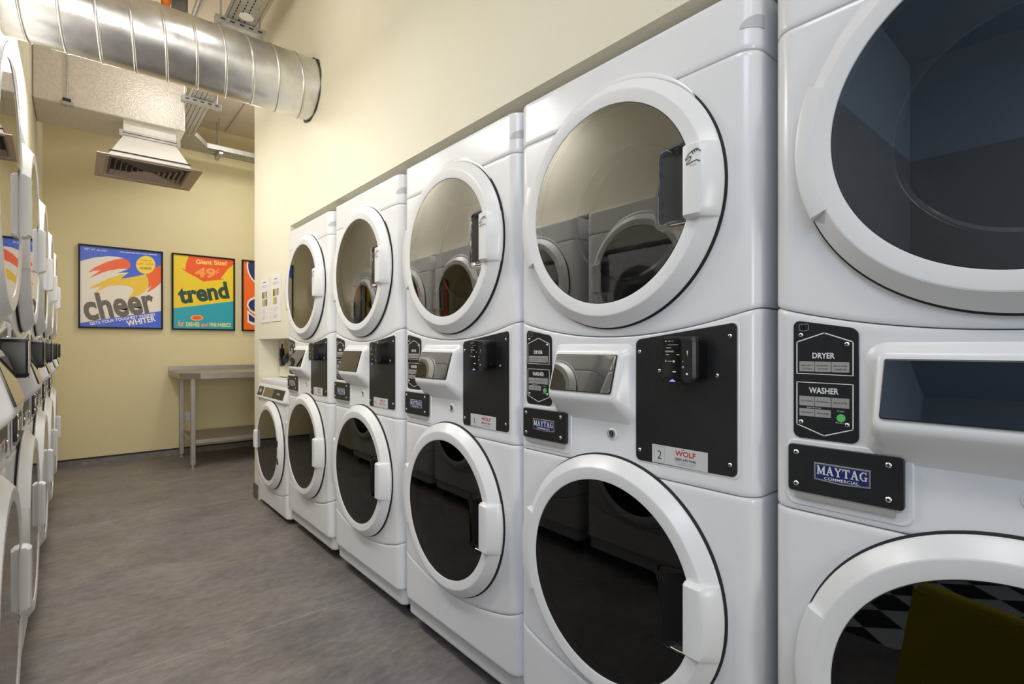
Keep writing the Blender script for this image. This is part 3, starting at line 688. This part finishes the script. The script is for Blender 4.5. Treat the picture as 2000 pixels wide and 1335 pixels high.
# ------------------------------------------------------------------ posters on the back wall
def make_poster(x0, x1, z0, z1, label, quad, paint):
    root = empty('framed_poster', ((x0+x1)/2, YB, z0)); tag(root, label, 'poster', 'framed posters on the back wall')
    w2 = (x1-x0)/2; h = z1-z0; f = .014
    b = MB()
    b.box((-w2,-.032,0), (w2,-.001,f), 'frame'); b.box((-w2,-.032,h-f), (w2,-.001,h), 'frame'); b.box((-w2,-.032,f), (-w2+f,-.001,h-f), 'frame'); b.box((w2-f,-.032,f), (w2,-.001,h-f), 'frame'); b.build('frame', root, smooth=0)
    (tlx, tly), (trx, try_), (blx, bly), (brx, bry) = quad
    def m(px, py):
        u = (px-tlx)/(trx-tlx); t = tly+(try_-tly)*u; bt = bly+(bry-bly)*u; v = (py-t)/(bt-t)
        u = u*(1+.10)/(1+.10*u)     # undo the shortening of the far side
        return (-w2+f+(2*w2-2*f)*u, h-f-(h-2*f)*v)
    b = MB(); b.box((-w2+f,-.019,f), (w2-f,-.002,h-f), 'p_white'); paint(b, root, m); b.build('print', root, smooth=0)
    return root
def P(b, m, pts, lay, mt): b.poly([m(*p) for p in pts], .0194+.0003*lay, mt)
def T(L, m, body, pl, pr, h, lay, mt, bold=0.0, shear=0.0):
    a = Vector(m(*pl)); c = Vector(m(*pr)); d = c-a
    q = MB(); q.text(body, a.x, a.y, h, .0194+.0003*lay, mt, align='LEFT', bold=bold, width=d.length, rot=math.atan2(d.y, d.x), shear=shear); q.build('lettering', L, smooth=0)
def cheer(b, L, m):
    P(b, m, [(68,70),(1250,185),(1250,1275),(68,1250)], 0, 'p_cream')
    P(b, m, [(68,70),(1250,185),(1250,352),(1165,390),(1100,440),(960,492),(800,527),(610,556),(725,460),(560,472),(715,412),(745,390),(752,340),(720,290),(650,255),(560,232),(430,225),(250,245),(68,300)], 1, 'p_blue')
    P(b, m, [(165,468),(250,390),(400,315),(520,275),(650,255),(720,290),(752,340),(745,390),(715,412),(600,408),(460,430),(350,465),(260,510),(175,552),(325,433),(240,440)], 2, 'p_orange')
    P(b, m, [(1250,352),(1165,390),(1100,440),(985,492),(1020,540),(1038,610),(1030,690),(1088,655),(1000,762),(1130,700),(1200,650),(1250,610)], 2, 'p_orange')
    P(b, m, [(165,698),(300,620),(450,545),(620,490),(690,480),(610,556),(800,527),(960,492),(1010,520),(1038,600),(1025,690),(980,740),(880,800),(700,845),(775,785),(800,730),(770,680),(680,650),(560,645),(430,665),(330,715),(235,775),(345,660),(240,690)], 3, 'p_yellow')
    P(b, m, [(68,1200),(600,1110),(1250,1028),(1250,1275),(68,1250)], 1, 'p_blue')
    P(b, m, [(993+(162 if i % 2 else 148)*math.cos(PI*i/36), 352+(137 if i % 2 else 124)*math.sin(PI*i/36)) for i in range(72)], 4, 'p_bright')
    T(L, m, 'cheer', (140,1160), (1165,1030), .242, 5, 'p_brown', .032)
    T(L, m, 'GETS YOUR TOUGHEST WASHES', (192,1232), (1150,1092), .027, 5, 'p_white', .02)
    T(L, m, 'WHITER', (705,1248), (1165,1172), .054, 5, 'p_white', .03)
    T(L, m, 'NET WT. 3¼ OZS', (122,132), (410,162), .016, 5, 'p_white', .01); T(L, m, 'WITH IMPROVED BLUE-MAGIC WHITENER', (598,172), (1180,218), .013, 5, 'p_white', .01)
    T(L, m, 'POWER OF', (900,292), (1085,305), .014, 6, 'p_brown', .0); T(L, m, 'NEW SUPER', (862,355), (1122,365), .030, 6, 'p_orange', .0); T(L, m, 'CHEER', (893,415), (1090,422), .020, 6, 'p_brown', .02)
def trend(b, L, m):
    P(b, m, [(102,95),(1052,185),(1052,1288),(102,1258)], 0, 'p_trend_yellow')
    P(b, m, [(320,116),(1052,185),(1052,262),(960,320),(890,400),(825,475),(895,490),(540,522),(420,450),(300,385),(195,305),(265,335),(278,240)], 1, 'p_trend_orange')
    P(b, m, [(102,945),(1052,840),(1052,1288),(102,1258)], 1, 'p_teal')
    T(L, m, 'Giant Size!', (425,240), (930,268), .045, 3, 'p_pale', .02); T(L, m, '49', (400,440), (725,462), .095, 3, 'p_peach', .04, .12); T(L, m, '¢', (742,385), (795,390), .040, 3, 'p_peach', .01)
    T(L, m, 'trend', (190,865), (985,778), .172, 3, 'p_green', .04)
    P(b, m, [(440+98*math.cos(PI*i/16), 1097+46*math.sin(PI*i/16)) for i in range(32)], 2, 'p_peach'); P(b, m, [(440+70*math.cos(PI*i/16), 1097+26*math.sin(PI*i/16)) for i in range(32)], 3, 'p_trend_orange')
    T(L, m, 'for', (168,1225), (250,1227), .042, 3, 'p_peach', .02); T(L, m, 'DISHES', (280,1228), (480,1233), .042, 3, 'p_pale', .02); T(L, m, 'and', (505,1233), (612,1236), .042, 3, 'p_peach', .02); T(L, m, 'FINE FABRICS', (640,1237), (1003,1247), .042, 3, 'p_pale', .02)
def third(b, L, m):
    P(b, m, [(1213,213),(1980,286),(1980,1312),(1213,1288)], 0, 'p_surf')
    arc = lambda r, n=40: [(1560+r*math.cos(-PI*.02+PI*1.04*i/n), max(300-80, 260+r*1.12*math.sin(-PI*.02+PI*1.04*i/n))) for i in range(n+1)]
    P(b, m, [(1262,219)]+[(1560-305*math.cos(PI*i/30), 270+370*math.sin(PI*i/30)) for i in range(31)]+[(1862,275)], 1, 'p_white')
    P(b, m, [(1282,221)]+[(1560-285*math.cos(PI*i/30), 270+350*math.sin(PI*i/30)) for i in range(31)]+[(1842,273)], 2, 'p_navy')
    T(L, m, 'S', (1262,1180), (1560,1185), .272, 3, 'p_white', .075); T(L, m, 'S', (1282,1165), (1540,1170), .255, 4, 'p_navy', .03)
make_poster(.012, .650, 1.256, 2.020, 'framed poster with grey word cheer over red and yellow swirls, left of three', ((68,70),(1250,185),(68,1250),(1250,1275)), cheer)
make_poster(.723, 1.288, 1.256, 2.022, 'framed yellow and teal poster with green word trend, middle of three', ((102,95),(1052,185),(102,1258),(1052,1288)), trend)
make_poster(1.356, 1.921, 1.256, 2.022, 'framed orange poster with a dark blue S, half hidden behind the wall pier', ((1213,213),(1980,286),(1213,1288),(1980,1312)), third)

# ------------------------------------------------------------------ paper notices on the wall pier
for (y, dz, rows, lab) in ((3.870, 0, 2, 'white paper notice with small photos, left of the pair over the single washer'), (3.612, .0, 1, 'white paper notice with small photos, right of the pair over the single washer')):
    r = empty('paper_notice', (XR, y, 1.25), -PI/2); tag(r, lab, 'notice', 'paper notices on the wall')
    b = MB(); b.box((0,-.004,0), (.205,-.0005,.300), 'paper'); b.build('sheet', r, smooth=0)
    b = MB(); rr = random.Random(5+rows)
    b.poly([(.07,.272),(.14,.272),(.14,.277),(.07,.277)], .0045, 'p_navy' if rows == 2 else 'ink_red')
    for z in (.250, .240): b.poly([(.04,z),(.165,z),(.165,z+.003),(.04,z+.003)], .0045, 'label_grey')
    for z in (.085,.072,.059,.040,.030,.020): b.poly([(.05,z),(.10+.05*rr.random(),z),(.10+.05*rr.random(),z+.0025),(.05,z+.0025)], .0045, 'label_grey')
    b.build('lettering', r, smooth=0)
    b = MB()
    for i, z in enumerate((.165, .112)):
        for j in range(3 if not (rows == 1 and i) else 2):
            x = .045+.042*j; b.poly([(x,z),(x+.037,z),(x+.037,z+.045),(x,z+.045)], .0046, ('p_brown','cable_yellow','label_grey')[(i+j) % 3])
    b.build('photo_grid', r, smooth=0)

# ------------------------------------------------------------------ steel table, wall socket
r = empty('steel_table', (1.40, 5.65, 0)); tag(r, 'stainless steel table with clipped corner under the posters', 'table'); ox, oy = 1.40, 5.65
b = MB(); top = [(.690,6.060),(.690,5.330),(.832,5.205),(2.15,5.205),(2.15,6.060)]; zt, zb = .852, .802
tp = [(x-ox, y-oy) for x, y in top]; n = len(tp)
b.add([(x, y, zt) for x, y in tp], [list(range(n))], 'steel'); b.add([(x, y, zb) for x, y in tp]+[(x, y, zt) for x, y in tp], [[i, (i+1) % n, n+(i+1) % n, n+i] for i in range(n)], 'steel'); b.add([(x, y, zb+.045) for x, y in tp], [list(range(n))[::-1]], 'steel')
b.box((.690-ox, 6.045-oy, zt), (2.15-ox, 6.062-oy, .892), 'steel'); b.build('tabletop', r, smooth=0)
for (x, y) in ((.79,5.315), (.79,5.96), (2.08,5.315), (2.08,5.96)):
    b = MB(); b.rbox((x-ox-.019, y-oy-.019, .030), (x-ox+.019, y-oy+.019, .845), 'steel', .003); lg = b.build('leg', r)
    b = MB(); b.tube([(x-ox, y-oy, 0), (x-ox, y-oy, .006), (x-ox, y-oy, .008), (x-ox, y-oy, .034)], [.020,.020,.013,.013], 'galv_dull', 14); b.build('foot', lg)
b = MB(); b.rbox((.79-ox, 5.31-oy, .215), (2.08-ox, 5.965-oy, .250), 'steel', .003); b.build('lower_shelf', r)
r = empty('wall_socket', (.865, YB, .34)); tag(r, 'white double wall socket low behind the steel table leg', 'socket')
b = MB(); b.rbox((-.043,-.010,0), (.043,0,.086), 'plastic', .002); b.build('face_plate', r)
for x in (-.022, .022):
    b = MB(); b.rbox((x-.006,-.013,.058), (x+.006,-.009,.074), 'plastic', .001); b.build('switch', r)
    b = MB(); b.box((x-.003,-.0105,.036), (x+.003,-.0098,.048), 'ink_black'); b.box((x-.011,-.0105,.018), (x-.005,-.0098,.024), 'ink_black'); b.box((x+.005,-.0105,.018), (x+.011,-.0098,.024), 'ink_black'); b.build('pin_holes', r)

# ------------------------------------------------------------------ overhead services
DY, DZ, DR = 2.875, 2.500, .158
r = empty('spiral_duct', (.38, DY, DZ)); tag(r, 'big round galvanised spiral duct crossing under the ceiling', 'duct')
b = MB(); n = 64; xs = [XL-.02-.38+(XR+.03-XL+.02)*i/40 for i in range(41)]
V = [(x, DR*math.cos(2*PI*k/n), DR*math.sin(2*PI*k/n)) for x in xs for k in range(n)]
b.add(V, [[i*n+k, i*n+(k+1) % n, (i+1)*n+(k+1) % n, (i+1)*n+k] for i in range(40) for k in range(n)], 'galv'); b.build('duct_pipe', r, smooth=60)
b = MB(); pts = []; x = xs[0]; steps = 48
tot = int((xs[-1]-xs[0])/.120*steps)
for i in range(tot+1):
    a = 2*PI*i/steps; pts.append((xs[0]+.120*i/steps, (DR+.001)*math.cos(a), (DR+.001)*math.sin(a)))
V = []; F = []
prof = ((-.006,0),(-.003,.0035),(.003,.0035),(.006,0))
for i, (px, py, pz) in enumerate(pts):
    a = 2*PI*i/steps
    for (dx, dr) in prof: V.append((px+dx, (DR+dr)*math.cos(a), (DR+dr)*math.sin(a)))
for i in range(len(pts)-1):
    for j in range(3): F.append([4*i+j, 4*i+4+j, 4*i+5+j, 4*i+1+j])
b.add(V, F, 'galv'); b.build('spiral_seam', r, smooth=60)
for sx, nm in ((XR-.38-.003, 'wall_collar'),):
    b = MB(); V = []
    for k in range(n):
        a = 2*PI*k/n; rr = DR+.010+.004*math.sin(5*a+1)+.003*math.sin(11*a)
        V += [(sx, DR*.98*math.cos(a), DR*.98*math.sin(a)), (sx, rr*math.cos(a), rr*math.sin(a))]
    b.add(V, [[2*k, 2*k+1, (2*k+3) % (2*n), (2*k+2) % (2*n)] for k in range(n)], 'gap'); b.build(nm, r)['label'] = 'dark ragged gap around the duct'
r = empty('insulated_duct', (.205, 4.90, 2.745)); tag(r, 'foil-faced rectangular duct box running out from the left wall', 'duct')
b = MB(); b.rbox((XL+.002-.205,-.25,0), (.435,.25,.46), 'foil', .006); b.build('duct_box', r)
for x in (-.255,):
    b = MB(); b.tube([(x,-.262,-.03), (x,-.262,.605)], .005, 'galv_dull', 8); b.build('hanger_rod', r)
    b = MB(); b.rbox((x-.035,-.285,-.012), (x+.035,-.235,.010), 'galv_dull', .002); b.rbox((x-.022,-.287,.014), (x+.022,-.240,.030), 'gap', .002); b.build('hanger_bracket', r)
r = empty('ceiling_diffuser', (.425, 4.865, 2.430)); tag(r, 'white flared air diffuser with square louvre grille hanging below the foil duct', 'diffuser')
def frustum(b, z0, z1, a0, a1, m):
    b.add([(-a0,-a0,z0),(a0,-a0,z0),(a0,a0,z0),(-a0,a0,z0),(-a1,-a1,z1),(a1,-a1,z1),(a1,a1,z1),(-a1,a1,z1)], [[0,1,5,4],[1,2,6,5],[2,3,7,6],[3,0,4,7]], m)
b = MB(); frustum(b, .225, .315, .163, .163, 'white_metal'); b.build('neck', r, smooth=0)
b = MB(); b.rbox((-.172,-.172,.205), (.172,.172,.222), 'galv_dull', .002); b.rbox((-.172,-.172,.226), (.172,.172,.240), 'galv_dull', .002)
for sx in (-1, 1): b.rbox((sx*.178-.012,-.178,.195), (sx*.178+.012,-.160,.245), 'galv_dull', .002)
b.build('flange', r)
b = MB(); frustum(b, .004, .205, .262, .163, 'white_metal'); b.build('cone', r, smooth=0)
b = MB(); o_, i_ = .318, .245
b.add([(-o_,-o_,0),(o_,-o_,0),(o_,o_,0),(-o_,o_,0),(-i_,-i_,.012),(i_,-i_,.012),(i_,i_,.012),(-i_,i_,.012),(-o_,-o_,.006),(o_,-o_,.006),(o_,o_,.006),(-o_,o_,.006)],
      [[0,4,5,1],[1,5,6,2],[2,6,7,3],[3,7,4,0],[0,1,9,8],[1,2,10,9],[2,3,11,10],[3,0,8,11]], 'grille'); b.build('grille_frame', r, smooth=0)
for k in range(7):
    a1 = .243-.034*k; a0 = a1-.013
    if a0 < .005: break
    b = MB(); z0, z1 = .001, .024
    b.add([(-a1,-a1,z0),(a1,-a1,z0),(a1,a1,z0),(-a1,a1,z0),(-a0,-a0,z1),(a0,-a0,z1),(a0,a0,z1),(-a0,a0,z1)], [[0,4,5,1],[1,5,6,2],[2,6,7,3],[3,7,4,0]], 'grille'); b.build('louvre', r, smooth=0)
b = MB(); b.box((-.245,-.245,.052), (.245,.245,.06), 'gap'); b.build('dark_cavity', r)  # dark sheet put in for the shaded cavity above the louvres

def perforated(b, x0, x1, y0, y1, z, along, m, lip=.045, t=.002):
    # shallow tray with upturned sides and rows of real slots
    if along == 'y':
        b.box((x0, y0, z), (x0+t, y1, z+lip), m); b.box((x1-t, y0, z), (x1, y1, z+lip), m)
    else:
        b.box((x0, y0, z), (x1, y0+t, z+lip), m); b.box((x0, y1-t, z), (x1, y1, z+lip), m)
    L = (y1-y0) if along == 'y' else (x1-x0); Wt = (x1-x0) if along == 'y' else (y1-y0)
    lanes = [0, .16, .20, .38, .42, .58, .62, .80, .84, 1.0]
    def add(u0, u1, v0, v1):
        if along == 'y': q = [(x0+u0*Wt, y0+v0, z), (x0+u1*Wt, y0+v0, z), (x0+u1*Wt, y0+v1, z), (x0+u0*Wt, y0+v1, z)]
        else: q = [(x0+v0, y0+u0*Wt, z), (x0+v1, y0+u0*Wt, z), (x0+v1, y0+u1*Wt, z), (x0+v0, y0+u1*Wt, z)]
        b.add(q, [[0, 3, 2, 1]], m)
    for i in range(0, 9, 2): add(lanes[i], lanes[i+1], 0, L)
    for i in range(1, 9, 2):
        v = (.0, .012, .006, .0)[i//2]; 
        if v: add(lanes[i], lanes[i+1], 0, v)
        while v < L:
            add(lanes[i], lanes[i+1], v, min(L, v+.014)); v += .034
r = empty('cable_tray', (.745, 3.8, 3.01)); tag(r, 'perforated metal cable tray running lengthwise and turning along the back wall', 'cable tray')
b = MB(); perforated(b, -.075, .075, -2.6, 1.62, 0, 'y', 'tray'); b.build('long_run', r, smooth=0)
b = MB(); perforated(b, .22, 1.50, 1.88, 2.06, 0, 'x', 'tray'); b.build('back_run', r, smooth=0)
b = MB(); P4 = [(-.075,1.62),(.075,1.62),(.22,1.88),(.22,2.06),(-.01,2.06)]
b.add([(x, y, 0) for x, y in P4], [[4, 3, 2, 1, 0]], 'tray'); b.add([(.075,1.62,0),(.22,1.88,0),(.22,1.88,.045),(.075,1.62,.045)], [[0,1,2,3]], 'tray'); b.add([(-.075,1.62,0),(-.01,2.06,0),(-.01,2.06,.045),(-.075,1.62,.045)], [[0,1,2,3]], 'tray'); b.add([(-.01,2.06,0),(.22,2.06,0),(.22,2.06,.045),(-.01,2.06,.045)], [[0,1,2,3]], 'tray'); b.build('elbow', r, smooth=0)
for x, rr_ in ((-.045,.012),(-.015,.014),(.018,.011),(.045,.013)):  # dark cables added in the tray so its slots look dark
    b = MB(); b.tube([(x,-2.6,.017), (x*.8,-.5,.017), (x,1.6,.017), (x+.03,1.85,.017), (x+.25,1.97+x*.6,.017), (1.45,1.97+x*.6,.017)], rr_, 'gasket', 8); b.build('cable', r)
for y in (-.43, .82):
    b = MB(); b.rbox((-.135, y-.020, -.042), (.135, y+.020, -.002), 'galv_dull', .002)
    for i in range(5): b.box((-.11+.05*i, y-.0206, -.026), (-.085+.05*i, y-.0195, -.016), 'gap')
    st = b.build('support_strut', r)
    for x in (-.105, .105):
        b = MB(); b.tube([(x, y, -.055), (x, y, .338)], .005, 'galv_dull', 8); b.build('hanger_rod', st)
b = MB(); b.rbox((.315,1.86,-.040), (.352,2.08,-.002), 'galv_dull', .002); b.box((.314,1.858,-.020), (.353,1.8595,-.004), 'gap'); st = b.build('support_strut', r)
for y in (1.93, 2.045):
    b = MB(); b.tube([(.333, y+.02, -.05), (.333, y+.02, .338)], .005, 'galv_dull', 8); b.build('hanger_rod', st)
b = MB(); b.tube([(0,0,-.001), (0,0,.004)], [.038,.038], 'white_metal', 24); o = b.build('round_plate', r); o.location = (.01, -.52, -.004)
r = empty('orange_conduit', (.41, 3.80, 3.17)); tag(r, 'orange plastic pipe under the ceiling above the round duct', 'pipe')
b = MB(); b.tube([(.05,-.10,.178), (.035,-.06,.14), (.01,0,.04), (-.01,.04,-.06), (-.02,.07,-.16), (.0,.12,-.22), (.05,.2,-.24), (.2,.3,-.24)], .026, 'orange', 14); b.build('pipe', r)
r = empty('dark_pipe_bracket', (.475, 3.62, 3.10)); tag(r, 'dark metal bracket on the ceiling beside the orange pipe', 'bracket')
b = MB(); b.rbox((-.045,-.03,-.10), (.035,.03,.22), 'skirt', .012); b.rbox((-.06,-.05,.22), (.06,.05,.249), 'skirt', .004); b.build('bracket', r)
b = MB(); b.tube([(-.005,-.034,.06), (-.005,-.028,.06)], .008, 'silver', 12); b.build('bolt', r)
r = empty('grey_conduit', (.60, 3.6, 3.31)); tag(r, 'thin grey conduit fixed along the ceiling beside the cable tray', 'conduit')
b = MB(); b.tube([(0,-2.4,0), (0,1.0,0), (0,2.4,0)], .014, 'conduit', 12); b.build('pipe', r)
r = empty('ceiling_conduit', (1.20, 4.9, 3.335)); tag(r, 'straight painted conduit on the ceiling above the back cable tray', 'conduit')
b = MB(); b.tube([(0,-1.0,0), (0,1.15,0)], .010, 'ceil', 10); b.build('pipe', r)

# ------------------------------------------------------------------ wet floor sign seen mirrored in the nearest washer glass
r = empty('wet_floor_sign', (.60, .16, 0), 0.30); tag(r, 'yellow folding wet floor sign mirrored in the nearest washer door', 'sign')
for s in (-1, 1):
    b = MB(); V = []
    for (z, x, hw) in ((0, s*.13, .145), (.60, s*.012, .105)):
        V += [(x-s*.004, -hw, z), (x-s*.004, hw, z), (x+s*.004, hw, z), (x+s*.004, -hw, z)]
    b.add(V, [[0,1,5,4],[1,2,6,5],[2,3,7,6],[3,0,4,7],[0,3,2,1],[4,5,6,7]], 'yellow'); p = b.build('panel', r, smooth=0)
    t = MB(); t.text('CAUTION', 0, .40, .035, 0, 'ink_black', bold=.02, width=.15); t.text('WET', 0, .20, .05, 0, 'ink_black', bold=.02); t.text('FLOOR', 0, .13, .05, 0, 'ink_black', bold=.02, width=.17)
    o = t.build('lettering', p, smooth=0); o.rotation_euler = (math.atan2(.118, .60)*-1, 0, PI/2*s); o.location = (s*(.13+.0055), 0, 0)
b = MB(); b.tube([(0,-.10,.60), (0,.10,.60)], .014, 'yellow', 12); b.build('hinge', r)
